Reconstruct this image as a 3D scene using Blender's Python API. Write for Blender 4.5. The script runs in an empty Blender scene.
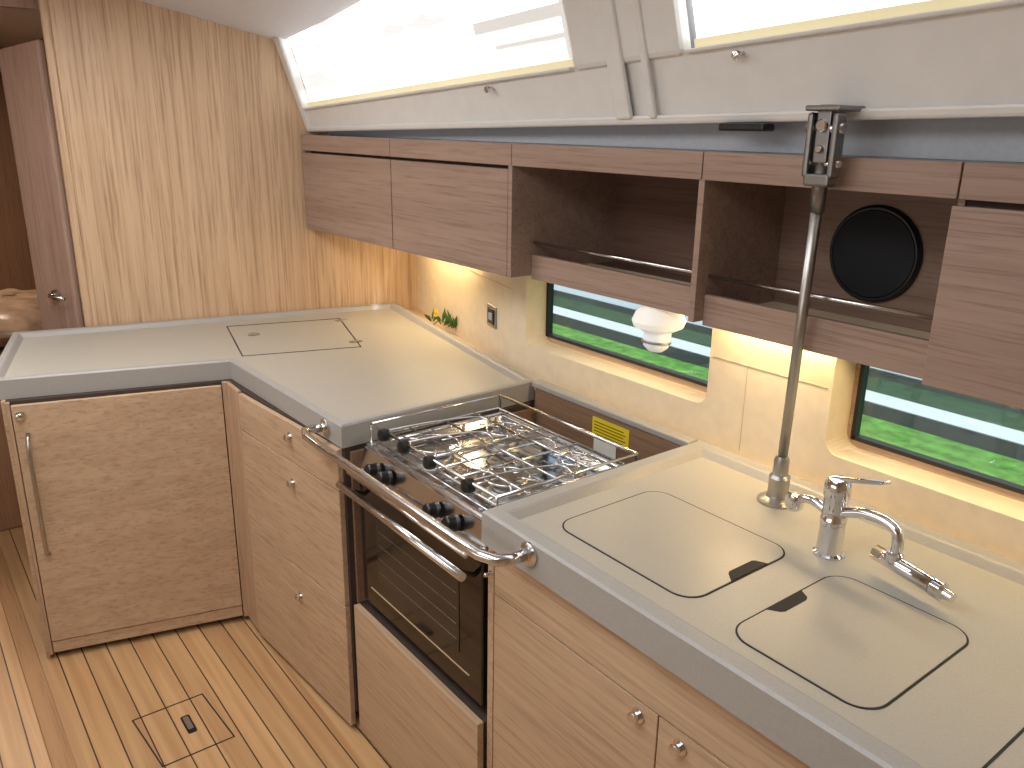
import bpy, bmesh
from math import *
from mathutils import Vector, Matrix
sc=bpy.context.scene
try:
    sc.view_settings.view_transform='Standard'
    sc.view_settings.look='None'
except Exception: pass
def lin(c):
    o=[]
    for v in c:
        v=v/255.
        o.append(v/12.92 if v<=.04045 else ((v+.055)/1.055)**2.4)
    return (*o,1.0)
# ---------------------------------------------------------------- materials
def newmat(name):
    m=bpy.data.materials.new(name); m.use_nodes=True
    nt=m.node_tree; b=nt.nodes['Principled BSDF']
    return m,nt,b
def plain(name,c,rough=.5,metal=0.,spec=.5,noise=0.,nscale=40,coat=0.):
    m,nt,b=newmat(name)
    b.inputs['Base Color'].default_value=lin(c)
    b.inputs['Roughness'].default_value=rough
    b.inputs['Metallic'].default_value=metal
    b.inputs['Specular IOR Level'].default_value=spec
    b.inputs['Coat Weight'].default_value=coat
    if noise>0:
        tc=nt.nodes.new('ShaderNodeTexCoord'); n=nt.nodes.new('ShaderNodeTexNoise')
        n.inputs['Scale'].default_value=nscale; n.inputs['Detail'].default_value=4
        r=nt.nodes.new('ShaderNodeValToRGB')
        c0=[max(0,v*(1-noise)) for v in c]; c1=[min(255,v*(1+noise)) for v in c]
        r.color_ramp.elements[0].position=.3;r.color_ramp.elements[1].position=.7
        r.color_ramp.elements[0].color=lin(c0); r.color_ramp.elements[1].color=lin(c1)
        nt.links.new(tc.outputs['Object'],n.inputs['Vector']); nt.links.new(n.outputs['Fac'],r.inputs['Fac'])
        nt.links.new(r.outputs['Color'],b.inputs['Base Color'])
    return m
def wood(name,axis,light,dark,rough=.45,med=32,fine=130,contrast=.5,spec=.35,al=4.):
    m,nt,b=newmat(name); N=nt.nodes; L=nt.links
    tc=N.new('ShaderNodeTexCoord')
    def mp(al,ac):
        s=[ac,ac,ac]; s['xyz'.index(axis)]=al
        k=N.new('ShaderNodeMapping'); k.inputs['Scale'].default_value=s
        L.new(tc.outputs['Object'],k.inputs['Vector']); return k
    def noise(k,det,dist=0.,rg=.55):
        n=N.new('ShaderNodeTexNoise'); n.inputs['Scale'].default_value=1; n.inputs['Detail'].default_value=det
        n.inputs['Distortion'].default_value=dist; n.inputs['Roughness'].default_value=rg
        L.new(k.outputs['Vector'],n.inputs['Vector']); return n
    n1=noise(mp(.9,med),6,.5,.6); n2=noise(mp(al,fine),3,.1,.7); n3=noise(mp(.6,5),3,.6)
    def ramp(n,p0,p1,c0,c1):
        r=N.new('ShaderNodeValToRGB'); e=r.color_ramp.elements
        e[0].position=p0;e[1].position=p1;e[0].color=c0;e[1].color=c1
        L.new(n.outputs['Fac'],r.inputs['Fac']); return r
    mid=[(a*.72+b_*.28) for a,b_ in zip(light,dark)]
    r1=ramp(n1,.32,.64,lin(mid),lin(light))
    r2=ramp(n2,.34,.50,(1-contrast,)*3+(1,),(1,1,1,1))
    r3=ramp(n3,.3,.7,(.93,.92,.91,1),(1.0,1.0,1.0,1))
    def mul(a,b2,f=1):
        x=N.new('ShaderNodeMix'); x.data_type='RGBA'; x.blend_type='MULTIPLY'; x.inputs[0].default_value=f
        L.new(a,x.inputs[6]); L.new(b2,x.inputs[7]); return x.outputs[2]
    tint=N.new('ShaderNodeMix'); tint.data_type='RGBA'; tint.blend_type='MIX'
    L.new(r2.outputs['Color'],tint.inputs[0]); tint.inputs[6].default_value=lin(dark); L.new(r1.outputs['Color'],tint.inputs[7])
    L.new(mul(tint.outputs[2],r3.outputs['Color']),b.inputs['Base Color'])
    bp=N.new('ShaderNodeBump'); bp.inputs['Strength'].default_value=.05; bp.inputs['Distance'].default_value=.001
    L.new(n2.outputs['Fac'],bp.inputs['Height']); L.new(bp.outputs['Normal'],b.inputs['Normal'])
    b.inputs['Roughness'].default_value=rough; b.inputs['Specular IOR Level'].default_value=spec
    return m
WL=(198,170,141); WD=(146,116,90)
M={}
M['oak_v']=wood('oak_vertical','z',(206,176,145),(140,108,80),contrast=.62,med=38,fine=105,al=2.6)
M['oak_x']=wood('oak_horizontal_x','x',WL,WD)
M['oak_y']=wood('oak_horizontal_y','y',WL,WD)
M['oak_up']=wood('oak_upper','x',(166,141,126),(116,92,80))
M['oak_in']=wood('oak_inside_shaded','x',(118,92,78),(84,62,52))  # darker copy of the oak, shelf-interior shadow put into the colour
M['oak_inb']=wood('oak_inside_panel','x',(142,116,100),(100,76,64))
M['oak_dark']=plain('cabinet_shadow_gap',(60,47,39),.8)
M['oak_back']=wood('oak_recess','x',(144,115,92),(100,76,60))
M['edge']=wood('oak_edge','z',(190,160,132),(140,110,86))
M['door']=wood('door_veneer','z',(176,146,130),(136,104,90))
M['counter']=plain('counter_laminate',(170,165,154),.42,noise=.025,nscale=300)
M['lid']=plain('lid_laminate',(167,161,149),.36,noise=.02,nscale=300)
M['fiddle']=plain('fiddle_greige',(158,155,151),.42,noise=.02,nscale=200)
M['groove']=plain('seam_black',(28,26,25),.7)
M['steel']=plain('stainless',(215,215,215),.18,1.)
M['brushed']=plain('brushed_steel',(175,173,170),.35,1.)
M['gun']=plain('cast_steel',(135,133,131),.38,1.)
M['chrome']=plain('chrome',(225,225,228),.08,1.)
M['mirror']=plain('polished_hob',(176,182,194),.09,1.)
M['black']=plain('black_plastic',(20,20,22),.35)
M['blackglass']=plain('oven_glass',(14,13,13),.07,spec=.6)
M['ovenwin']=plain('oven_window',(40,38,36),.10)
M['cream']=plain('cream_liner',(230,213,184),.5,noise=.02,nscale=30)
M['creamd']=plain('cream_seam',(190,167,132),.6)
M['white']=plain('white_gelcoat',(224,223,221),.35,noise=.01,nscale=20)
M['ceil']=plain('headliner',(212,210,214),.7,noise=.01,nscale=60)
M['grey']=plain('shaded_liner',(178,181,187),.8,noise=.02,nscale=80)  # liner's shade put into the grey; also colours the outlet insert
M['gasket']=plain('window_gasket',(26,26,26),.4)
M['yellow']=plain('label_yellow',(225,200,40),.5)
M['label']=plain('label_white',(225,225,215),.5)
M['red']=plain('label_red',(200,50,35),.5)
M['leaf']=plain('leaf_green',(58,92,36),.5,noise=.2,nscale=60)
M['petal']=plain('petal_yellow',(240,190,40),.5)
M['speaker']=plain('speaker_cloth',(18,20,26),.75,noise=.2,nscale=900)
M['plastic']=plain('clear_wrap',(160,130,104),.3,noise=.22,nscale=12)
M['darkwood']=wood('cabin_wood','z',(158,120,90),(112,82,60))
def emis(name,c,s,stripes=None):
    m,nt,b=newmat(name)
    b.inputs['Base Color'].default_value=lin(c); b.inputs['Roughness'].default_value=.6
    b.inputs['Emission Color'].default_value=lin(c); b.inputs['Emission Strength'].default_value=s
    if stripes:
        tc=nt.nodes.new('ShaderNodeTexCoord'); k=nt.nodes.new('ShaderNodeMapping'); k.inputs['Scale'].default_value=stripes
        n=nt.nodes.new('ShaderNodeTexNoise'); n.inputs['Scale'].default_value=1; n.inputs['Detail'].default_value=4
        r=nt.nodes.new('ShaderNodeMapRange'); r.inputs[1].default_value=.36; r.inputs[2].default_value=.56
        r.inputs[3].default_value=.5; r.inputs[4].default_value=s*1.2
        nt.links.new(tc.outputs['Object'],k.inputs[0]); nt.links.new(k.outputs[0],n.inputs['Vector'])
        nt.links.new(n.outputs['Fac'],r.inputs[0]); nt.links.new(r.outputs[0],b.inputs['Emission Strength'])
    return m
M['blind']=emis('backlit_blind',(246,250,255),2.1,(2.2,12,16))
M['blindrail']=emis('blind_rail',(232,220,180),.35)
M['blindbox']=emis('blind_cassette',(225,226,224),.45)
M['lens']=emis('lamp_lens',(225,230,235),.25)
M['shade']=emis('lamp_shade',(240,238,230),.3)
def glassmat():
    m,nt,b=newmat('window_glass'); nt.nodes.remove(b)
    t=nt.nodes.new('ShaderNodeBsdfTransparent'); t.inputs[0].default_value=(.82,.87,.85,1)
    g=nt.nodes.new('ShaderNodeBsdfGlossy'); g.inputs['Roughness'].default_value=.03
    x=nt.nodes.new('ShaderNodeMixShader'); x.inputs[0].default_value=.07
    nt.links.new(t.outputs[0],x.inputs[1]); nt.links.new(g.outputs[0],x.inputs[2])
    nt.links.new(x.outputs[0],nt.nodes['Material Output'].inputs['Surface']); return m
M['glass']=glassmat()
def plankmat():
    m,nt,b=newmat('teak_sole'); N=nt.nodes; L=nt.links
    tc=N.new('ShaderNodeTexCoord')
    sx=N.new('ShaderNodeSeparateXYZ'); L.new(tc.outputs['Object'],sx.inputs[0])
    def math(op,a,bv):
        q=N.new('ShaderNodeMath'); q.operation=op
        if isinstance(a,(int,float)): q.inputs[0].default_value=a
        else: L.new(a,q.inputs[0])
        if bv is not None:
            if isinstance(bv,(int,float)): q.inputs[1].default_value=bv
            else: L.new(bv,q.inputs[1])
        return q.outputs[0]
    w=.072
    s=math('DIVIDE',math('ADD',sx.outputs['Y'],3.0),w)
    fr=math('FRACT',s,None); idx=math('FLOOR',s,None)
    seam=math('LESS_THAN',fr,.055)
    wn=N.new('ShaderNodeTexWhiteNoise'); wn.noise_dimensions='1D'; L.new(idx,wn.inputs['W'])
    k=N.new('ShaderNodeMapping'); k.inputs['Scale'].default_value=(1.3,34,1); L.new(tc.outputs['Object'],k.inputs[0])
    n=N.new('ShaderNodeTexNoise'); n.inputs['Scale'].default_value=1; n.inputs['Detail'].default_value=7; n.inputs['Distortion'].default_value=.5
    L.new(k.outputs[0],n.inputs['Vector'])
    r=N.new('ShaderNodeValToRGB'); e=r.color_ramp.elements
    e[0].position=.3;e[1].position=.7;e[0].color=lin((182,138,94));e[1].color=lin((210,170,122))
    L.new(n.outputs['Fac'],r.inputs['Fac'])
    br=N.new('ShaderNodeMapRange'); br.inputs[3].default_value=.82; br.inputs[4].default_value=1.05; L.new(wn.outputs['Value'],br.inputs[0])
    v=N.new('ShaderNodeVectorMath'); v.operation='SCALE'; L.new(r.outputs[0],v.inputs[0]); L.new(br.outputs[0],v.inputs['Scale'])
    x=N.new('ShaderNodeMix'); x.data_type='RGBA'; L.new(seam,x.inputs[0]); L.new(v.outputs[0],x.inputs[6]); x.inputs[7].default_value=lin((56,42,30))
    L.new(x.outputs[2],b.inputs['Base Color']); b.inputs['Roughness'].default_value=.36
    return m
M['sole']=plankmat()
# ---------------------------------------------------------------- geometry helpers
col=sc.collection
def empty(name,loc=(0,0,0)):
    e=bpy.data.objects.new(name,None); e.location=loc; e.empty_display_size=.05; col.objects.link(e); return e
def mk(name,verts,faces,mat,parent=None,bevel=0,smooth=False,seg=2):
    me=bpy.data.meshes.new(name); me.from_pydata([tuple(v) for v in verts],[],faces)
    bm=bmesh.new(); bm.from_mesh(me); bmesh.ops.recalc_face_normals(bm,faces=bm.faces); bm.to_mesh(me); bm.free()
    me.update(); o=bpy.data.objects.new(name,me); col.objects.link(o)
    if mat: me.materials.append(M[mat] if isinstance(mat,str) else mat)
    if smooth:
        for p in me.polygons: p.use_smooth=True
    if bevel>0:
        md=o.modifiers.new('bevel','BEVEL'); md.width=bevel; md.segments=seg; md.limit_method='ANGLE'
    if parent: 
        o.parent=parent; o.matrix_parent_inverse=Matrix.Translation(-parent.location)
    return o
def prism(name,poly,z0,z1,mat,parent=None,bevel=0):
    n=len(poly)
    v=[(x,y,z0) for x,y in poly]+[(x,y,z1) for x,y in poly]
    f=[tuple(range(n)),tuple(range(n,2*n))]+[(i,(i+1)%n,n+(i+1)%n,n+i) for i in range(n)]
    return mk(name,v,f,mat,parent,bevel)
def box(name,x0,x1,y0,y1,z0,z1,mat,parent=None,bevel=0):
    return prism(name,[(x0,y0),(x1,y0),(x1,y1),(x0,y1)],z0,z1,mat,parent,bevel)
def hexa(name,p,mat,parent=None,bevel=0):
    return mk(name,p,[(0,1,2,3),(4,5,6,7),(0,1,5,4),(1,2,6,5),(2,3,7,6),(3,0,4,7)],mat,parent,bevel)
def panel(name,a,b,z0,z1,th,mat,parent=None,bevel=.0015,off=0.,nrm=None):
    d=Vector((b[0]-a[0],b[1]-a[1])).normalized(); n=Vector((d.y,-d.x))
    A=Vector(a)+n*off; B=Vector(b)+n*off
    return prism(name,[tuple(A),tuple(B),tuple(B+n*th),tuple(A+n*th)],z0,z1,mat,parent,bevel)
def tube(name,pts,r,mat,parent=None,seg=12,smoothpath=False,rads=None,closed=False):
    P=[Vector(p) for p in pts]
    if smoothpath:
        Q=[];n=len(P)
        for i in range(n if closed else n-1):
            p0=P[(i-1)%n] if (closed or i>0) else P[i]; p1=P[i]; p2=P[(i+1)%n]; p3=P[(i+2)%n] if (closed or i<n-2) else P[i+1]
            for k in range(6):
                t=k/6; Q.append(.5*((2*p1)+(-p0+p2)*t+(2*p0-5*p1+4*p2-p3)*t*t+(-p0+3*p1-3*p2+p3)*t**3))
        if not closed: Q.append(P[-1])
        P=Q
    n=len(P); V=[];Fc=[]
    up=None
    for i,p in enumerate(P):
        if closed: t=(P[(i+1)%n]-P[(i-1)%n]).normalized()
        else: t=((P[min(i+1,n-1)]-p).normalized()+(p-P[max(i-1,0)]).normalized()).normalized()
        if up is None:
            up=Vector((0,0,1)) if abs(t.z)<.9 else Vector((1,0,0))
        up=(up-t*up.dot(t)).normalized(); s=t.cross(up)
        rr=rads[i] if rads and len(rads)==n else r
        for k in range(seg):
            a=2*pi*k/seg; V.append(p+(up*cos(a)+s*sin(a))*rr)
    m=n if closed else n-1
    for i in range(m):
        for k in range(seg):
            j=(i+1)%n
            Fc.append((i*seg+k,i*seg+(k+1)%seg,j*seg+(k+1)%seg,j*seg+k))
    if not closed: Fc+= [tuple(range(seg)),tuple(range((n-1)*seg,n*seg))]
    o=mk(name,V,Fc,mat,parent)
    for p in o.data.polygons: p.use_smooth=len(p.vertices)==4
    return o
def lathe(name,base,axis,prof,mat,parent=None,seg=28):
    ax=Vector(axis).normalized(); u=ax.orthogonal().normalized(); w=ax.cross(u); B=Vector(base)
    V=[];Fc=[]
    for r,h in prof:
        for k in range(seg):
            a=2*pi*k/seg; V.append(B+ax*h+(u*cos(a)+w*sin(a))*max(r,1e-5))
    for i in range(len(prof)-1):
        for k in range(seg): Fc.append((i*seg+k,i*seg+(k+1)%seg,(i+1)*seg+(k+1)%seg,(i+1)*seg+k))
    Fc+=[tuple(range(seg)),tuple(range((len(prof)-1)*seg,len(prof)*seg))]
    o=mk(name,V,Fc,mat,parent)
    for p in o.data.polygons: p.use_smooth=len(p.vertices)==4
    md=o.modifiers.new('es','EDGE_SPLIT'); md.split_angle=radians(40)
    return o
def rrect(x0,x1,y0,y1,r,n=6):
    out=[]
    for cx,cy,a0 in ((x1-r,y1-r,0),(x0+r,y1-r,90),(x0+r,y0+r,180),(x1-r,y0+r,270)):
        for k in range(n+1):
            a=radians(a0+90*k/n); out.append((cx+r*cos(a),cy+r*sin(a)))
    return out
def inset(poly,d):
    n=len(poly); area=sum(poly[i][0]*poly[(i+1)%n][1]-poly[(i+1)%n][0]*poly[i][1] for i in range(n))
    s=1 if area>0 else -1; out=[]
    for i in range(n):
        p0=Vector(poly[i-1]);p1=Vector(poly[i]);p2=Vector(poly[(i+1)%n])
        d1=(p1-p0).normalized();d2=(p2-p1).normalized()
        n1=Vector((-d1.y,d1.x))*s;n2=Vector((-d2.y,d2.x))*s
        m=(n1+n2); m=m/ max(1e-6,(1+n1.dot(n2)))
        out.append(tuple(p1+m*d))
    return out
def ring(name,poly,prof,mat,parent=None,bottom=False):
    n=len(poly);V=[];Fc=[]
    for d,z in prof:
        for x,y in inset(poly,d): V.append((x,y,z))
    for i in range(len(prof)-1):
        for k in range(n): Fc.append((i*n+k,i*n+(k+1)%n,(i+1)*n+(k+1)%n,(i+1)*n+k))
    i=len(prof)-1
    for k in range(n): Fc.append((i*n+k,i*n+(k+1)%n,(k+1)%n,k))
    return mk(name,V,Fc,mat,parent)
def seam(name,poly,z,w=.0035,mat='groove',parent=None):
    return ring(name,poly,[(0,z-.003),(0,z),(w,z),(w,z-.003)],mat,parent)
def cut(o,cutters):
    for c in cutters:
        md=o.modifiers.new('b','BOOLEAN'); md.operation='DIFFERENCE'; md.object=c; md.solver='EXACT'
    dg=bpy.context.evaluated_depsgraph_get(); dg.update()
    me=bpy.data.meshes.new_from_object(o.evaluated_get(dg)); o.modifiers.clear(); o.data=me
    for c in cutters: bpy.data.objects.remove(c,do_unlink=True)
# ---------------------------------------------------------------- constants
ZF=-.09; ZT=.88; ZS=.864; ZB=.806; ZBL=.815
def bx(y): return -3.456+.2078*(y-.336)      # bulkhead line
# ---------------------------------------------------------------- floor
floor=box('floor',-6.2,1.6,-1.9,2.2,ZF-.04,ZF,'sole')
fh=empty('floor_hatch',(-2.18,.48,ZF))
hp=[(-2.31,.36),(-2.06,.38),(-2.06,.585),(-2.31,.57)]
seam('hatch_seam',hp,ZF+.0012,.004,'groove',fh)
prism('latch_plate',rrect(-2.235,-2.15,.479,.505,.006),ZF+.0004,ZF+.003,'black',fh)
prism('latch_ring',rrect(-2.228,-2.165,.484,.500,.005),ZF+.003,ZF+.0045,'brushed',fh)
box('trim_1',-3.9,1.5,.135,.190,ZF,ZF+.012,wood('teak_margin','x',(178,136,94),(134,96,64)),None,.003)
# ---------------------------------------------------------------- bulkhead / walls
wb=prism('wall_bulkhead',[(bx(.60),.60),(bx(1.99),1.99),(bx(1.99)-.035,1.99),(bx(.6)-.035,.6)],ZF,2.3,'oak_v',None,.004)
prism('trim_2',[(bx(.60),.60),(bx(.60)-.035,.605),(bx(.60)-.03,.575),(bx(.6)-.008,.572)],ZF,2.3,'oak_v',None,.006)
# ceiling
def cz(x,y): return 1.94+(1.31-max(y,.45))*.25+.11*(x+3.25)
xs=[-6.2,-3.5,-2.4,-1.0,1.6]; ys=[1.36,.9,.45,-1.9]
V=[];Fc=[]
for y in ys:
    for x in xs: V.append((x,y,cz(max(x,-3.5),y)))
for i in range(3):
    for j in range(4): Fc.append((i*5+j,i*5+j+1,(i+1)*5+j+1,(i+1)*5+j))
ce=mk('ceiling',V,Fc,'ceil'); md=ce.modifiers.new('s','SOLIDIFY'); md.thickness=.03; md.offset=1 
box('wall_port',-6.2,1.6,-1.94,-1.9,ZF,2.7,'cream')
box('wall_aft',1.6,1.64,-1.94,2.2,ZF,2.8,'oak_v')
box('wall_forward',-3.56,-3.52,-1.9,-.25,ZF,2.3,'oak_v')
box('wall_cabin',-6.2,-6.16,-1.9,2.2,ZF,2.4,'darkwood')
box('wall_cabin_side',-6.16,-3.5,.85,.88,ZF,2.3,'darkwood')
box('wall_header',-3.56,-3.52,-.25,.58,2.0,2.3,'door')
# ---------------------------------------------------------------- hull side wall with windows
WY=1.612
hw=prism('wall_hull',[(-3.3,1.92),(-2.10,WY),(1.6,WY),(1.6,1.72),(-2.06,1.72),(-3.3,2.03)],ZF,1.235,'cream')
def vprism(poly,y0,y1):
    n=len(poly); v=[(x,y0,z) for x,z in poly]+[(x,y1,z) for x,z in poly]
    f=[tuple(range(n)),tuple(range(n,2*n))]+[(i,(i+1)%n,n+(i+1)%n,n+i) for i in range(n)]
    return v,f
cs=[]
for (x0,x1,z0,z1) in ((-2.02,-1.275,.955,1.20),(-.935,.02,.94,1.185)):
    v,f=vprism(rrect(x0,x1,z0,z1,.035),1.5,1.9); cs.append(mk('c',v,f,None))
cut(hw,cs)
def vring(name,poly,prof,mat,parent):
    n=len(poly);V=[];Fc=[]
    for d,y in prof:
        for x,z in inset(poly,d): V.append((x,y,z))
    m=len(prof)
    for i in range(m):
        for k in range(n): Fc.append((i*n+k,i*n+(k+1)%n,((i+1)%m)*n+(k+1)%n,((i+1)%m)*n+k))
    return mk(name,V,Fc,mat,parent)
for i,(x0,x1,z0,z1) in enumerate(((-2.045,-1.25,.945,1.20),(-.95,.05,.93,1.19))):
    w=empty('window_%d'%(i+1),((x0+x1)/2,1.70,(z0+z1)/2))
    p=rrect(x0,x1,z0,z1,.03)
    vring('wood_frame',p,[(0,1.722),(0,1.700),(.03,1.700),(.03,1.722)],'oak_x',w)
    p2=inset(p,.028)
    vring('gasket',p2,[(0,1.716),(0,1.694),(.009,1.694),(.009,1.716)],'gasket',w)
    v,f=vprism(inset(p,.03),1.706,1.711); mk('glass_pane',v,f,'glass',w)
lp=empty('trim_3',(-1.1,WY,1.08))
box('seam_h',-1.265,-.945,WY-.001,WY+.002,1.088,1.0895,'creamd',lp)
box('seam_v',-1.16,-1.1585,WY-.001,WY+.002,.87,1.088,'creamd',lp)
panel('seam_h2',(-3.2,1.894),(-2.10,WY),1.125,1.127,.001,'creamd',lp,0)
so=empty('power_outlet',(-2.26,1.65,1.0))
def onA(x): return WY+( -2.10-x)*(1.92-WY)/1.2
panel('outlet_frame',(-2.295,onA(-2.295)),(-2.215,onA(-2.215)),.962,1.040,.006,'brushed',so,.003)
panel('outlet_face',(-2.283,onA(-2.283)),(-2.227,onA(-2.227)),.974,1.028,.009,'black',so,.002)
panel('outlet_insert',(-2.270,onA(-2.270)),(-2.240,onA(-2.240)),.988,1.014,.011,'grey',so,.002)
# ---------------------------------------------------------------- exterior
g=empty('lawn',(-6,8,-1.02))
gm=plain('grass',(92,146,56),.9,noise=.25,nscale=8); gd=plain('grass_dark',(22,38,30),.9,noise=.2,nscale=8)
gm2=plain('grass_mid',(42,78,48),.9,noise=.2,nscale=8)
box('grass_near',-30,15,2.5,7.35,-1.04,-1.0,gm,g)
box('dark_band',-30,15,7.35,7.75,-1.04,-1.0,gd,g)  # strip of darker grass
box('path_white',-30,15,7.75,8.1,-1.04,-.99,plain('path',(226,230,232),.8),g)
box('grass_mid',-30,15,8.1,8.65,-1.04,-1.0,gm2,g)
box('dark_band_far',-30,15,8.65,8.95,-1.04,-1.0,gd,g)  # second darker strip, farther out
box('path_grey',-30,15,8.95,9.35,-1.04,-.99,plain('path2',(190,200,206),.8),g)
box('grass_far',-30,15,9.35,40,-1.04,-1.0,gm2,g)
# ---------------------------------------------------------------- left counter (L)
LC=[(-1.89,1.548),(-3.150,1.772),(-3.449,.336),(-2.825,.185),(-2.637,.857),(-1.862,.877)]
lc=empty('galley_counter',(-2.6,1.1,ZS))
prism('worktop',inset(LC,.012),ZBL,ZS,'counter',lc)
FP=[(0,ZBL),(0,ZT-.005),(.004,ZT),(.022,ZT),(.027,ZT-.003),(.038,ZS),(.038,ZS-.01),(.03,ZBL)]
ring('fiddle',LC,FP,'fiddle',lc)
lid=[(-3.175,1.03),(-3.06,1.46),(-2.60,1.320),(-2.715,.925)]
seam('locker_lid_seam',lid,ZS+.0012,.004,'groove',lc)
lathe('lid_ring_pull',(-2.99,1.07,ZS),(0,0,1),[(.022,0),(.022,.003),(.018,.0035),(.016,.0015),(.008,.0015),(.007,.003),(.0,.0032)],'brushed',lc,20)
for hx,hy in ((-3.02,1.435),(-2.68,1.325)):
    box('lid_hinge',hx-.012,hx+.012,hy-.01,hy+.035,ZS,ZS+.0025,'brushed',lc,.001)
lcab=empty('base_cabinet',(-2.6,.9,.4))
A=(-2.79,.222);B=(-2.625,.845);Cc=(-2.50,.84);D=(-1.868,.885)
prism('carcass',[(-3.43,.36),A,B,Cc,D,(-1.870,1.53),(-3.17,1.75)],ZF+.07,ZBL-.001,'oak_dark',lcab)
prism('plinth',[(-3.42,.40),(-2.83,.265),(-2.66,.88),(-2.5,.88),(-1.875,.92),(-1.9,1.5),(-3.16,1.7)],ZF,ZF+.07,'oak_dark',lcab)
dL=(Vector(B)-Vector(A)); 
def lerp(a,b,t): return (a[0]+(b[0]-a[0])*t,a[1]+(b[1]-a[1])*t)
panel('locker_door',lerp(A,B,.022),lerp(A,B,.957),-.02,.803,.016,'oak_y',lcab)
panel('door_side_strip',lerp(A,B,.962),lerp(A,B,1.0),ZF+.02,ZBL-.001,.016,'edge',lcab)
panel('door_hinge_strip',lerp(A,B,.0),lerp(A,B,.018),ZF+.02,ZBL-.001,.016,'edge',lcab)
panel('door_bottom_rail',lerp(A,B,.022),lerp(A,B,.957),ZF+.025,-.024,.013,'oak_y',lcab)
panel('corner_post',B,Cc,ZF+.02,ZBL-.001,.014,'edge',lcab,.004)
panel('end_panel',(-3.43,.36),A,ZF,ZBL-.001,.012,'oak_y',lcab)
for k,(z0,z1) in enumerate(((.688,.808),(.335,.685),(ZF+.02,.332))):
    panel('drawer_front_%d'%k,lerp(Cc,D,.012),lerp(Cc,D,.985),z0,z1,.016,'oak_x',lcab)
def knob(name,p,n,parent,r=.011):
    lathe(name,p,n,[(r*1.3,0),(r*1.3,.002),(r*.7,.003),(r*.75,.010),(r,.012),(r,.016),(r*.7,.018),(0,.018)],'steel',parent,20)
nF=Vector((.045,-.635,0)).normalized() 
for z in (.765,.62,.240): 
    p=lerp(Cc,D,.56); knob('push_knob',(p[0],p[1]-.0155,z),nF,lcab)
nL=Vector((dL.y,-dL.x,0)).normalized()
p=lerp(A,B,.055); knob('push_knob',(p[0]+nL.x*.016,p[1]+nL.y*.016,.77),nL,lcab)
p=Vector((*lerp(A,B,.075),0))
tube('pull_handle',[p+nL*.016+Vector((0,0,.30)),p+nL*.042+Vector((0,0,.31)),p+nL*.048+Vector((0,0,.34)),p+nL*.048+Vector((0,0,.66)),p+nL*.042+Vector((0,0,.70)),p+nL*.016+Vector((0,0,.71))],.006,'brushed',lcab,10)
lw=empty('trim_4',(-2.2,1.65,.84))
prism('sill_left',[(-3.150,1.78),(-1.885,1.552),(-1.885,WY+.0),(-2.1,WY),(-3.115,1.873)],.79,.845,'oak_x',lw)
box('sill_rear',-1.885,1.5,1.572,WY,.79,.845,'cream',lw)
# leafy sprig
sp=empty('flower_sprig',(-2.72,1.735,.845))
import random; random.seed(4)
for k in range(13):
    a=random.uniform(0,2*pi); l=random.uniform(.05,.085); el=random.uniform(.2,1.1)
    b0=Vector((-2.70+random.uniform(-.11,.11),1.74+random.uniform(-.01,.01),.868)); 
    d=Vector((cos(a)*cos(el),sin(a)*cos(el)*.3,sin(el))).normalized(); s=d.cross(Vector((0,1,0.2))).normalized()*.013
    up=Vector((0,-.006,0))
    mk('leaf_%d'%k,[b0,b0+d*l*.4+s-up,b0+d*l*.5+up,b0+d*l*.4-s-up,b0+d*l],[(0,1,2),(0,2,3),(1,4,2),(3,2,4)],'leaf',sp,0,True)
tube('stem',[(-2.80,1.745,.848),(-2.74,1.745,.885),(-2.62,1.73,.875)],.002,'leaf',sp,6)
for k in range(7):
    a=2*pi*k/7; c=Vector((-2.73,1.722,.915)); d=Vector((cos(a),0,sin(a)))*.011
    lathe('petal_%d'%k,c+d,(0,-1,.3),[(.003,0),(.006,.002),(.005,.004),(0,.005)],'petal',sp,8)
# ---------------------------------------------------------------- right counter
RC=[(-1.245,.888),(1.2,.875),(1.2,1.57),(-1.250,1.57)]
rc=empty('sink_counter',(-.4,1.2,ZS))
prism('worktop',inset(RC,.012),ZB,ZS,'counter',rc)
ring('fiddle',RC,[(0,ZB),(0,ZT-.005),(.005,ZT),(.034,ZT),(.040,ZT-.003),(.055,ZS),(.055,ZS-.01),(.03,ZB)],'fiddle',rc)
def sinklid(nm,x0,x1,y0,y1,r):
    p=rrect(x0,x1,y0,y1,r,8)
    seam(nm+'_seam',p,ZS+.0010,.0030,'groove',rc)
    prism(nm,inset(p,.0034),ZS-.002,ZS+.0018,'lid',rc,.0006)
sinklid('sink_lid_a',-1.134,-.776,.986,1.286,.045)
sinklid('sink_lid_b',-.690,-.438,.968,1.288,.045)
prism('lid_notch',[(-.803,1.125),(-.799,1.117),(-.779,1.10),(-.779,1.205),(-.799,1.196),(-.803,1.19)],ZS+.0012,ZS+.0024,'groove',rc)
prism('lid_notch_b',[(-.687,1.075),(-.668,1.088),(-.664,1.096),(-.664,1.155),(-.668,1.164),(-.687,1.175)],ZS+.0012,ZS+.0024,'groove',rc)
seam('icebox_lid_seam',rrect(-.305,.25,.95,1.42,.01),ZS+.0012,.0035,'groove',rc)
rcab=empty('sink_cabinet',(-.4,1.2,.4))
box('carcass',-1.224,1.15,.925,1.56,ZF,ZB-.001,'oak_dark',rcab)
box('side_panel',-1.245,-1.225,.905,1.56,ZF,ZB-.001,'oak_y',rcab,.001)
box('drawer_front',-1.222,-.02,.905,.924,.692,.800,'oak_x',rcab,.0015)
box('door_left',-1.222,-.757,.905,.924,ZF+.02,.689,'oak_x',rcab,.0015)
box('door_right',-.754,-.20,.905,.924,ZF+.02,.689,'oak_x',rcab,.0015)
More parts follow.
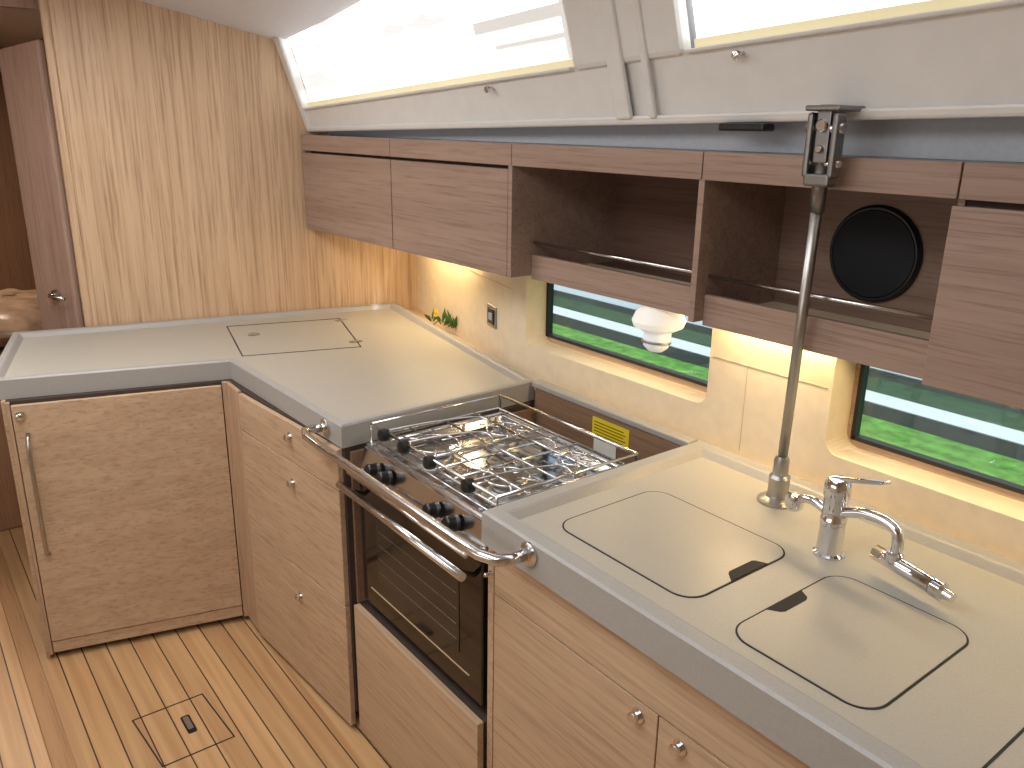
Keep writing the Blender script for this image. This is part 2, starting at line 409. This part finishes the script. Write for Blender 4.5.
box('door_far_right',-.197,1.1,.905,.924,ZF+.02,.689,'oak_x',rcab,.0015)
box('drawer_front_right',-.017,1.1,.905,.924,.692,.800,'oak_x',rcab,.0015)
for x in (-.80,-.705): knob('push_knob',(x,.9045,.662),(0,-1,0),rcab)
for z in (.78,.735): knob('catch',(-1.232,.9045,z),(0,-1,0),rcab,.005)
# ---------------------------------------------------------------- stove surround
ss=empty('stove_surround',(-1.55,1.5,.7))
box('back_panel',-1.860,-1.254,1.528,1.548,.35,.862,'oak_back',ss)
box('back_fiddle',-1.884,-1.254,1.530,1.570,.862,ZT,'fiddle',ss,.004)
box('front_panel',-1.856,-1.254,.885,.903,ZF+.02,.345,'oak_x',ss,.0015)
box('shelf_under_oven',-1.860,-1.254,.905,1.526,ZF,.342,'oak_dark',ss)
box('inner_side_left',-1.866,-1.856,.90,1.526,.345,.80,'oak_back',ss)
box('warning_label_yellow',-1.60,-1.455,1.5265,1.528,.79,.85,'yellow',ss)
for k in range(5): box('label_text_%d'%k,-1.592,-1.475+.008*(k%2),1.526,1.5266,.800+.009*k,.8025+.009*k,'black',ss)
box('label_small',-1.59,-1.50,1.5255,1.5262,.745,.787,'label',ss)
box('label_red',-1.275,-1.258,.884,.8855,.05,.085,'red',ss)
# ---------------------------------------------------------------- stove
st=empty('gas_stove',(-1.555,1.15,.6))
X0,X1=-1.830,-1.265
YR=1.375
box('oven_body',X0+.01,X1-.01,.935,YR-.01,.40,.79,'brushed',st)
for fx_ in (X0+.03,X1-.05): box('foot',fx_,fx_+.02,1.0,1.3,.342,.40,'black',st)
box('oven_door',X0,X1,.905,.933,.375,.740,'blackglass',st,.004)
box('oven_window',X0+.09,X1-.09,.9035,.9055,.47,.66,'ovenwin',st)
for k in range(4): box('oven_rack_%d'%k,X0+.10,X1-.10,.9028,.9036,.50+.04*k,.5015+.04*k,'brushed',st)
box('oven_trim',X0+.05,X1-.05,.9030,.9056,.43,.4325,'creamd',st)
hexa('control_panel',[(X0,.905,.745),(X1,.905,.745),(X1,.95,.745),(X0,.95,.745),(X0,.925,.822),(X1,.925,.822),(X1,.95,.822),(X0,.95,.822)],'steel',st,.003)
for hx in (X0+.03,X1-.03):
    tube('handle_arm',[(hx,.905,.70),(hx,.86,.725),(hx,.85,.73)],.006,'steel',st,8)
tube('towel_handle',[(X0-.005,.85,.73),(X1+.005,.85,.73)],.010,'steel',st,14)
tube('towel_rail',[(X0+.01,.87,.765),(X1-.01,.87,.765)],.005,'steel',st,10)
for hx in (X0+.02,X1-.02): tube('rail_arm',[(hx,.91,.765),(hx,.868,.765)],.005,'steel',st,8)
for x in (-1.735,-1.675,-1.455,-1.375):
    lathe('control_knob',(x,.910,.790),(0,-1,.3),[(.019,0),(.019,.006),(.0165,.008),(.015,.028),(.012,.031),(0,.031)],'black',st,20)
HB=[(X0,.93),(X1,.93),(X1,YR),(X0,YR)]
prism('hob_tray',inset(HB,.01),.79,.806,'mirror',st)
ring('hob_rim',HB,[(0,.79),(0,.826),(.004,.830),(.012,.830),(.03,.806),(.03,.795)],'steel',st)
bn=[(-1.675,1.045,.046),(-1.40,1.07,.040),(-1.655,1.255,.036),(-1.39,1.27,.030)]
for (x,y,r) in bn:
    lathe('burner',(x,y,.806),(0,0,1),[(r*1.5,0),(r*1.45,.003),(r*1.1,.004),(r*1.05,.012),(r,.016),(r*.96,.017),(r*.9,.017)],'brushed',st)
    lathe('burner_cap',(x,y,.822),(0,0,1),[(r*.85,0),(r*.88,.004),(r*.8,.007),(0,.008)],'gun',st)
GZ=.852
gr=.0032
tube('grate_frame',[(X0+.025,.96,GZ),(X1-.025,.96,GZ),(X1-.025,YR-.03,GZ),(X0+.025,YR-.03,GZ)],gr,'steel',st,8,closed=True)
tube('grate_frame_low',[(X0+.02,.955,GZ-.02),(X1-.02,.955,GZ-.02),(X1-.02,YR-.025,GZ-.02),(X0+.02,YR-.025,GZ-.02)],gr*.9,'steel',st,8,closed=True)
for x in (-1.755,-1.60,-1.53,-1.46,-1.325): tube('grate_bar',[(x,.96,GZ),(x,YR-.03,GZ)],gr,'steel',st,8)
for y in (1.05,1.155,1.26): tube('grate_cross',[(X0+.025,y,GZ+.002),(X1-.025,y,GZ+.002)],gr,'steel',st,8)
for (x,y,r) in bn:
    tube('grate_ring',[(x+r*1.35*cos(a*pi/12),y+r*1.35*sin(a*pi/12),GZ) for a in range(24)],gr*.9,'steel',st,8,closed=True)
    for k in range(6):
        a=pi/6+k*pi/3
        tube('grate_spoke',[(x+r*.5*cos(a),y+r*.5*sin(a),GZ+.003),(x+r*2.1*cos(a),y+r*2.1*sin(a),GZ+.003)],gr*.8,'steel',st,6)
RZ=.882
for xx in (X0+.006,X1-.006):
    tube('pot_rail',[(xx,.945,RZ-.055),(xx,.945,RZ),(xx,YR-.01,RZ),(xx,YR-.01,RZ-.055)],.0042,'steel',st,8)
tube('pot_rail',[(X0+.006,.945,RZ),(X1-.006,.945,RZ)],.0042,'steel',st,8)
tube('pot_rail',[(X0+.006,YR-.01,RZ),(X1-.006,YR-.01,RZ)],.0042,'steel',st,8)
for x,l in ((-1.75,.26),(-1.65,.20),(-1.53,.30),(-1.37,.22)):
    lathe('clamp_knob',(x,.945,RZ-.008),(0,-1,.1),[(.010,-.008),(.017,-.004),(.018,.006),(.015,.015),(0,.019)],'black',st,18)
    tube('pot_clamp',[(x,.945,RZ+.002),(x+.015,.945+l*.5,RZ+.004),(x+.05,.945+l,RZ+.002),(x+.10,.945+l,RZ-.01)],.003,'steel',st,8,True)
# crash bar
cb=empty('crash_bar',(-1.5,.83,.85))
tube('bar',[(-1.955,.862,.848),(-1.955,.835,.850),(-1.945,.812,.852),(-1.91,.800,.853),(-1.80,.797,.853),(-1.40,.797,.856),(-1.20,.797,.858),(-1.13,.800,.858),(-1.095,.815,.857),(-1.085,.84,.855),(-1.085,.874,.853)],.0115,'steel',cb,16)
lathe('flange_l',(-1.955,.8735,.848),(0,-1,0),[(.024,0),(.024,.004),(.014,.007),(.012,.012)],'steel',cb)
lathe('flange_r',(-1.085,.886,.853),(0,-1,0),[(.024,0),(.024,.004),(.014,.007),(.012,.012)],'steel',cb)
# ---------------------------------------------------------------- faucet
fx,fy=-.736,1.335
fa=empty('kitchen_faucet',(fx,fy,ZS))
lathe('body',(fx,fy,ZS),(0,0,1),[(.029,0),(.029,.004),(.024,.007),(.023,.06),(.024,.062),(.024,.075),(.022,.078),(.022,.115),(.024,.118),(.024,.145),(.018,.155),(0,.158)],'chrome',fa)
hexa('lever',[(fx-.012,fy-.012,.1+.912),(fx+.012,fy+.012,.1+.912),(fx+.09,fy+.015,1.036),(fx+.082,fy-.005,1.036),(fx-.012,fy-.012,1.024),(fx+.012,fy+.012,1.024),(fx+.09,fy+.015,1.043),(fx+.082,fy-.005,1.043)],'chrome',fa,.003)
tube('spout',[(fx+.015,fy,.955),(fx+.05,fy+.004,.968),(fx+.09,fy+.004,.970),(fx+.118,fy+.002,.960),(fx+.125,fy,.935),(fx+.123,fy,.915)],.0105,'chrome',fa,14,True)
lathe('valve_nut',(fx+.123,fy,.90),(0,0,1),[(.014,0),(.016,.004),(.016,.02),(.012,.024)],'chrome',fa)
tube('nozzle',[(fx+.085,fy+.008,.903),(fx+.125,fy,.902),(fx+.20,fy-.014,.897)],.015,'chrome',fa,16)
lathe('nozzle_tip',(fx+.20,fy-.014,.897),(.98,-.19,-.05),[(.0135,0),(.017,.004),(.017,.02),(.010,.024),(.009,.04),(0,.041)],'chrome',fa)
tube('side_arm',[(fx-.01,fy,.945),(fx-.05,fy+.003,.955),(fx-.085,fy+.006,.945)],.009,'chrome',fa,12,True)
lathe('side_arm_head',(fx-.088,fy+.006,.93),(0,0,1),[(.012,-.01),(.017,-.004),(.018,.012),(.015,.022),(0,.025)],'chrome',fa)
# ---------------------------------------------------------------- strut
b0=Vector((-.935,1.452,ZS)); b1=Vector((-.872,1.370,1.55))
sr=empty('tie_rod',b0)
lathe('base_flange',b0,(0,0,1),[(.042,0),(.042,.004),(.036,.008),(.024,.012),(.02,.03),(.017,.032)],'brushed',sr)
lathe('base_collar',b0+Vector((0,0,.012)),(.08,-.11,1),[(.022,0),(.022,.05),(.016,.056),(.016,.09),(.011,.1)],'brushed',sr)
tube('rod',[b0+Vector((0,0,.03)),b1],.0105,'brushed',sr,16)
tube('rod_thread',[b1-Vector((.004,-.005,.06)),b1+Vector((0,0,.03))],.0135,'gun',sr,16)
tx,ty=-.872,1.366
box('fork_plate_l',tx-.031,tx-.019,ty-.015,ty+.015,1.55,1.662,'gun',sr,.005)
box('fork_plate_r',tx+.019,tx+.031,ty-.015,ty+.015,1.55,1.662,'gun',sr,.005)
box('fork_bridge',tx-.026,tx+.026,ty-.015,ty+.015,1.535,1.558,'gun',sr,.005)
box('toggle',tx-.014,tx+.014,ty-.01,ty+.01,1.575,1.675,'gun',sr,.003)
tube('fork_pin',[(tx-.036,ty,1.635),(tx+.036,ty,1.635)],.009,'steel',sr,14)
tube('fork_pin_low',[(tx-.036,ty,1.575),(tx+.036,ty,1.575)],.006,'steel',sr,14)
for (pz,pr) in ((1.64,.011),(1.60,.007)): lathe('pin_head',(tx,ty-.010,pz),(0,-1,0),[(pr,0),(pr,.006),(pr*.8,.008),(0,.008)],'steel',sr,20)
box('deck_plate',tx-.034,tx+.034,ty-.02,ty+.075,1.664,1.674,'gun',sr,.003)
# ---------------------------------------------------------------- upper cabinets
uc=empty('wall_cabinet',(-1.8,1.6,1.4))
YF=1.41; YB=1.83; Z0=1.22; Z1=1.518
xe=-3.225
box('bottom_panel_left',xe+.02,-1.842,YF+.018,YB,Z0,Z0+.016,'oak_up',uc)
box('carcass_left',xe+.04,-1.86,YF+.02,YB,Z0+.017,1.570,'oak_dark',uc)
box('top_panel',-3.18,.6,YF+.02,YB,1.572,1.586,'grey',uc)
box('door_1',xe,-2.515,YF,YF+.018,Z0,Z1,'oak_up',uc,.0015)
box('door_2',-2.509,-1.86,YF,YF+.018,Z0,Z1,'oak_up',uc,.0015)
box('side_1',-1.858,-1.840,YF,YB,Z0,1.53,'oak_up',uc,.001)
bs=[xe,-2.512,-1.842,-1.178,-.645,.1]
for i in range(5): box('valance_%d'%i,bs[i]+.0015,bs[i+1]-.0015,YF-.002,YF+.018,1.528,1.586,'oak_up',uc,.0015)
box('divider',-1.186,-1.170,YF,YB,Z0,1.53,'oak_up',uc,.001)
box('side_2',-.652,-.640,YF+.018,YB,Z0,1.53,'oak_up',uc,.001)
box('door_5',-.652,.1,YF-.001,YF+.017,Z0-.010,1.517,'oak_up',uc,.0015)
box('carcass_right',-.638,.1,YF+.02,YB,Z0,1.57,'oak_dark',uc)
YBd=1.50
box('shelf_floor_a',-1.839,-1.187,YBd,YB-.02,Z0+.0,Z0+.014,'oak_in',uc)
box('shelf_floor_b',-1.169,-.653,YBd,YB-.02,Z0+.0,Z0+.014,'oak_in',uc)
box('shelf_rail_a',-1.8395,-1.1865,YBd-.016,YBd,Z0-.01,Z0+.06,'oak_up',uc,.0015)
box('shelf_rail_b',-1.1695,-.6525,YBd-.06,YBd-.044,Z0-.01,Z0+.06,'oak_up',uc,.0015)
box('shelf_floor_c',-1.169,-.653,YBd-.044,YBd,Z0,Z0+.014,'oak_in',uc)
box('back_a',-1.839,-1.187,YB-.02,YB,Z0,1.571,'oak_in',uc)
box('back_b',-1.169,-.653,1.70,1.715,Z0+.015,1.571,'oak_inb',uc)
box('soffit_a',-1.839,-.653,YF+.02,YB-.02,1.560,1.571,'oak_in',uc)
tube('fiddle_bar_a',[(-1.838,YBd-.01,1.315),(-1.188,YBd-.01,1.315)],.0045,'steel',uc,10)
tube('fiddle_bar_b',[(-1.168,YBd-.05,1.320),(-.654,YBd-.05,1.320)],.0045,'steel',uc,10)
spk=empty('loudspeaker',(-.93,1.69,1.375))
lathe('bezel',(-.93,1.699,1.380),(0,-1,0),[(.104,0),(.104,.006),(.098,.012),(.094,.012),(.092,.008)],'black',spk,48)
lathe('grille',(-.93,1.691,1.380),(0,-1,0),[(.093,0),(.092,.004),(.06,.009),(.03,.011),(0,.012)],'speaker',spk,48)
def area(name,loc,sx,sy,power,color,rot=(0,0,0),spread=None):
    l=bpy.data.lights.new(name,'AREA'); l.shape='RECTANGLE'; l.size=sx; l.size_y=sy; l.energy=power; l.color=color
    if spread: l.spread=spread
    o=bpy.data.objects.new(name,l); o.location=loc; o.rotation_euler=rot; col.objects.link(o); return o
warm=(1,.75,.40)
for i,(x0,x1,y,pw_) in enumerate(((-3.00,-2.30,1.68,4.2),(-1.80,-1.30,1.59,2.0),(-1.22,-.92,1.59,5.5),(-.85,.05,1.59,2.3))):
    e=empty('led_strip' ,((x0+x1)/2,y,Z0-.005)); 
    box('batten',x0,x1,y-.010,y+.010,Z0-.008,Z0-.001,'white',e)
    a=area('led_light',((x0+x1)/2,y,Z0-.010),x1-x0,.018,pw_*(x1-x0),warm); a.parent=e; a.matrix_parent_inverse=Matrix.Translation(-e.location)
# reading lamp
rl=empty('reading_lamp',(-1.38,1.52,1.2))
lathe('shade',(-1.38,1.53,1.219),(0,0,-1),[(.030,0),(.034,.006),(.060,.03),(.068,.05),(.063,.064),(.044,.074),(.036,.078)],'shade',rl)
lathe('lens',(-1.38,1.53,1.146),(0,-.1,-1),[(.034,0),(.036,.02),(.032,.044),(.018,.056),(0,.059)],'lens',rl)
lathe('lens_ring',(-1.38,1.526,1.118),(0,-.1,-1),[(.037,0),(.039,.003),(.037,.006)],'brushed',rl)
# ---------------------------------------------------------------- coach-roof side with large windows
def yS(z,off=0.): return 1.45-.32*(z-1.6)-off
def zl(x): return 1.600+.022*(x+3.2)
def zw(x): return 1.690+.05*(x+3.15)
def quad3(name,x0,x1,zb,zt,off0,th,mat,parent,bevel=.004,segs=1):
    V=[]
    for x in (x0,x1):
        for z in (zb(x),zt(x)):
            for o in (off0,off0+th): V.append((x,yS(z,o),z))
    f=[(0,1,3,2),(4,5,7,6),(0,1,5,4),(2,3,7,6),(0,2,6,4),(1,3,7,5)]
    return mk(name,V,f,mat,parent,bevel)
cr=empty('wall_coachroof',(-1.5,1.45,1.7))
K=lambda c:(lambda x:c)
quad3('lower_band',-3.235,.9,zl,zw,-.03,.03,'white',cr,.006)
quad3('lip',-3.225,.9,lambda x:zl(x)-.002,lambda x:zl(x)+.018,0,.016,'white',cr,.006)
quad3('outer_skin',-3.24,.9,lambda x:zl(x)+.02,K(2.4),-.09,.03,'white',cr,.0)
quad3('pillar',-1.575,-1.235,lambda x:zw(x)-.01,K(2.25),-.03,.045,'white',cr,.012)
quad3('pillar_channel',-1.45,-1.40,lambda x:zl(x)+.01,K(2.25),.010,.014,'white',cr,.006)
quad3('pillar_channel_b',-1.345,-1.325,lambda x:zl(x)+.01,K(2.25),.010,.012,'white',cr,.005)
quad3('end_frame',-3.265,-3.20,lambda x:zl(x)+.0,K(2.1),-.03,.042,'white',cr,.008)
V=[]
for x in (-3.20,.9): V+= [(x,yS(zl(x))+.0,zl(x)),(x,1.84,zl(x)+.01),(x,1.84,zl(x)+.03),(x,yS(zl(x))+.0,zl(x)+.02)]
mk('underside',V,[(0,1,5,4),(1,2,6,5),(2,3,7,6),(3,0,4,7),(0,1,2,3),(4,5,6,7)],'grey',cr)
box('shaded_liner',-3.15,.9,1.50,1.52,1.587,1.75,'grey',cr)  # grey panel added for the liner lying in shadow
for i,(x0,x1) in enumerate(((-3.20,-1.585),(-1.225,.3))):
    w=empty('window_%d'%(i+3),((x0+x1)/2,1.42,1.85))
    quad3('blind',x0,x1,lambda x:zw(x)+.012,K(2.2),-.035,.004,'blind',w,0)
    quad3('blind_rail',x0+.01,x1-.01,lambda x:zw(x)+.002,lambda x:zw(x)+.020,-.028,.02,'blindrail',w,.003)
    quad3('sill',x0,x1,lambda x:zw(x)-.008,lambda x:zw(x)+.0,-.03,.045,'white',w,.003)
    if i==0:
        quad3('blind_cassette',-1.98,-1.60,lambda x:zw(x)+.115,lambda x:zw(x)+.145,-.028,.012,'blindbox',w,.003)
        quad3('blind_cassette_b',-1.90,-1.60,lambda x:zw(x)+.07,lambda x:zw(x)+.082,-.028,.012,'blindbox',w,.003)
        quad3('blind_guide',-1.615,-1.590,lambda x:zw(x)+.02,K(2.1),-.03,.016,'blindbox',w,.003)
for x,z in ((-1.93,-.02),(-1.09,-.02)):
    zz=zw(x)+z; lathe('blind_knob',(x,yS(zz,.0),zz),(0,-1,-.3),[(.004,0),(.004,.012),(.009,.016),(.009,.024),(0,.028)],'steel',cr,16)
pc=empty('vent_clip',(-1.08,1.45,1.66))
box('clip_body',-1.14,-1.03,1.40,1.44,zl(-1.1)-.018,zl(-1.1)-.003,'black',pc,.004)
# ---------------------------------------------------------------- door left
dr=empty('door_1',(-3.5,.55,1.))
hexa('leaf',[(-3.50,.565,ZF+.02),(-3.68,.46,ZF+.02),(-3.70,.49,ZF+.02),(-3.51,.59,ZF+.02),(-3.50,.565,1.90),(-3.68,.46,1.87),(-3.70,.49,1.87),(-3.51,.59,1.90)],'door',dr,.008)
lathe('handle_rose',(-3.575,.515,.98),(.5,-.86,0),[(.02,0),(.02,.008),(.01,.01),(.01,.03)],'brushed',dr,20)
tube('lever',[(-3.560,.489,.98),(-3.53,.495,.985),(-3.49,.53,.975)],.007,'steel',dr,10)
pw=empty('wrapped_bundle',(-4.3,.42,.66))
random.seed(9)
bmv=[];n1,n2=14,26
for i in range(n1+1):
    for j in range(n2):
        th=pi*i/n1; ph=2*pi*j/n2; r=.15*(1+random.uniform(-.09,.09))
        bmv.append((-4.4+r*3.0*sin(th)*cos(ph),.42+r*2.0*sin(th)*sin(ph),.755+r*.62*cos(th)))
bmf=[(i*n2+j,i*n2+(j+1)%n2,(i+1)*n2+(j+1)%n2,(i+1)*n2+j) for i in range(n1) for j in range(n2)]
wr=mk('wrap',bmv,bmf,'plastic',pw,0,True)
box('berth_base',-5.0,-3.9,.1,.84,ZF,.66,'darkwood',pw,.01)
# ---------------------------------------------------------------- lights
w=bpy.data.worlds.new('World'); sc.world=w; w.use_nodes=True
bg=w.node_tree.nodes['Background']; bg.inputs[0].default_value=(.75,.85,1,1); bg.inputs[1].default_value=1.2
s=bpy.data.lights.new('sun','SUN'); s.energy=3.0; s.angle=.05; so_=bpy.data.objects.new('sun',s); so_.rotation_euler=(radians(-25),radians(15),0); col.objects.link(so_)
area('overhead_fill',(-1.0,-.1,2.12),1.4,1.0,21,(.95,.98,1))  # added soft fill under the ceiling, no hatch modelled there
area('overhead_fill_fwd',(-2.45,.25,2.05),.7,.7,17,(1,.98,.96))  # added fill to lift the L counter, bulkhead and sole
area('port_fill',(-1.2,-1.8,1.5),2.4,.5,10,(.95,.98,1),(radians(90),0,0))  # added fill by the port wall, which has no window
area('cabin_light',(-4.8,.2,1.9),.5,.5,12,(1,.85,.7))
# ---------------------------------------------------------------- camera
yaw,pit,rol=radians(37.674),radians(17.391),radians(.889)
F=Vector((-cos(yaw)*cos(pit),sin(yaw)*cos(pit),-sin(pit)))
R0=Vector((sin(yaw),cos(yaw),0)); U0=R0.cross(F)
r=R0*cos(rol)+U0*sin(rol); u=U0*cos(rol)-R0*sin(rol)
cam=bpy.data.cameras.new('camera'); cam.sensor_width=36; cam.lens=821.8/1024*36; cam.clip_start=.05
co=bpy.data.objects.new('camera',cam); col.objects.link(co)
m=Matrix((( r.x,u.x,-F.x,0),(r.y,u.y,-F.y,0),(r.z,u.z,-F.z,1.63),(0,0,0,1))); co.matrix_world=m
sc.camera=co
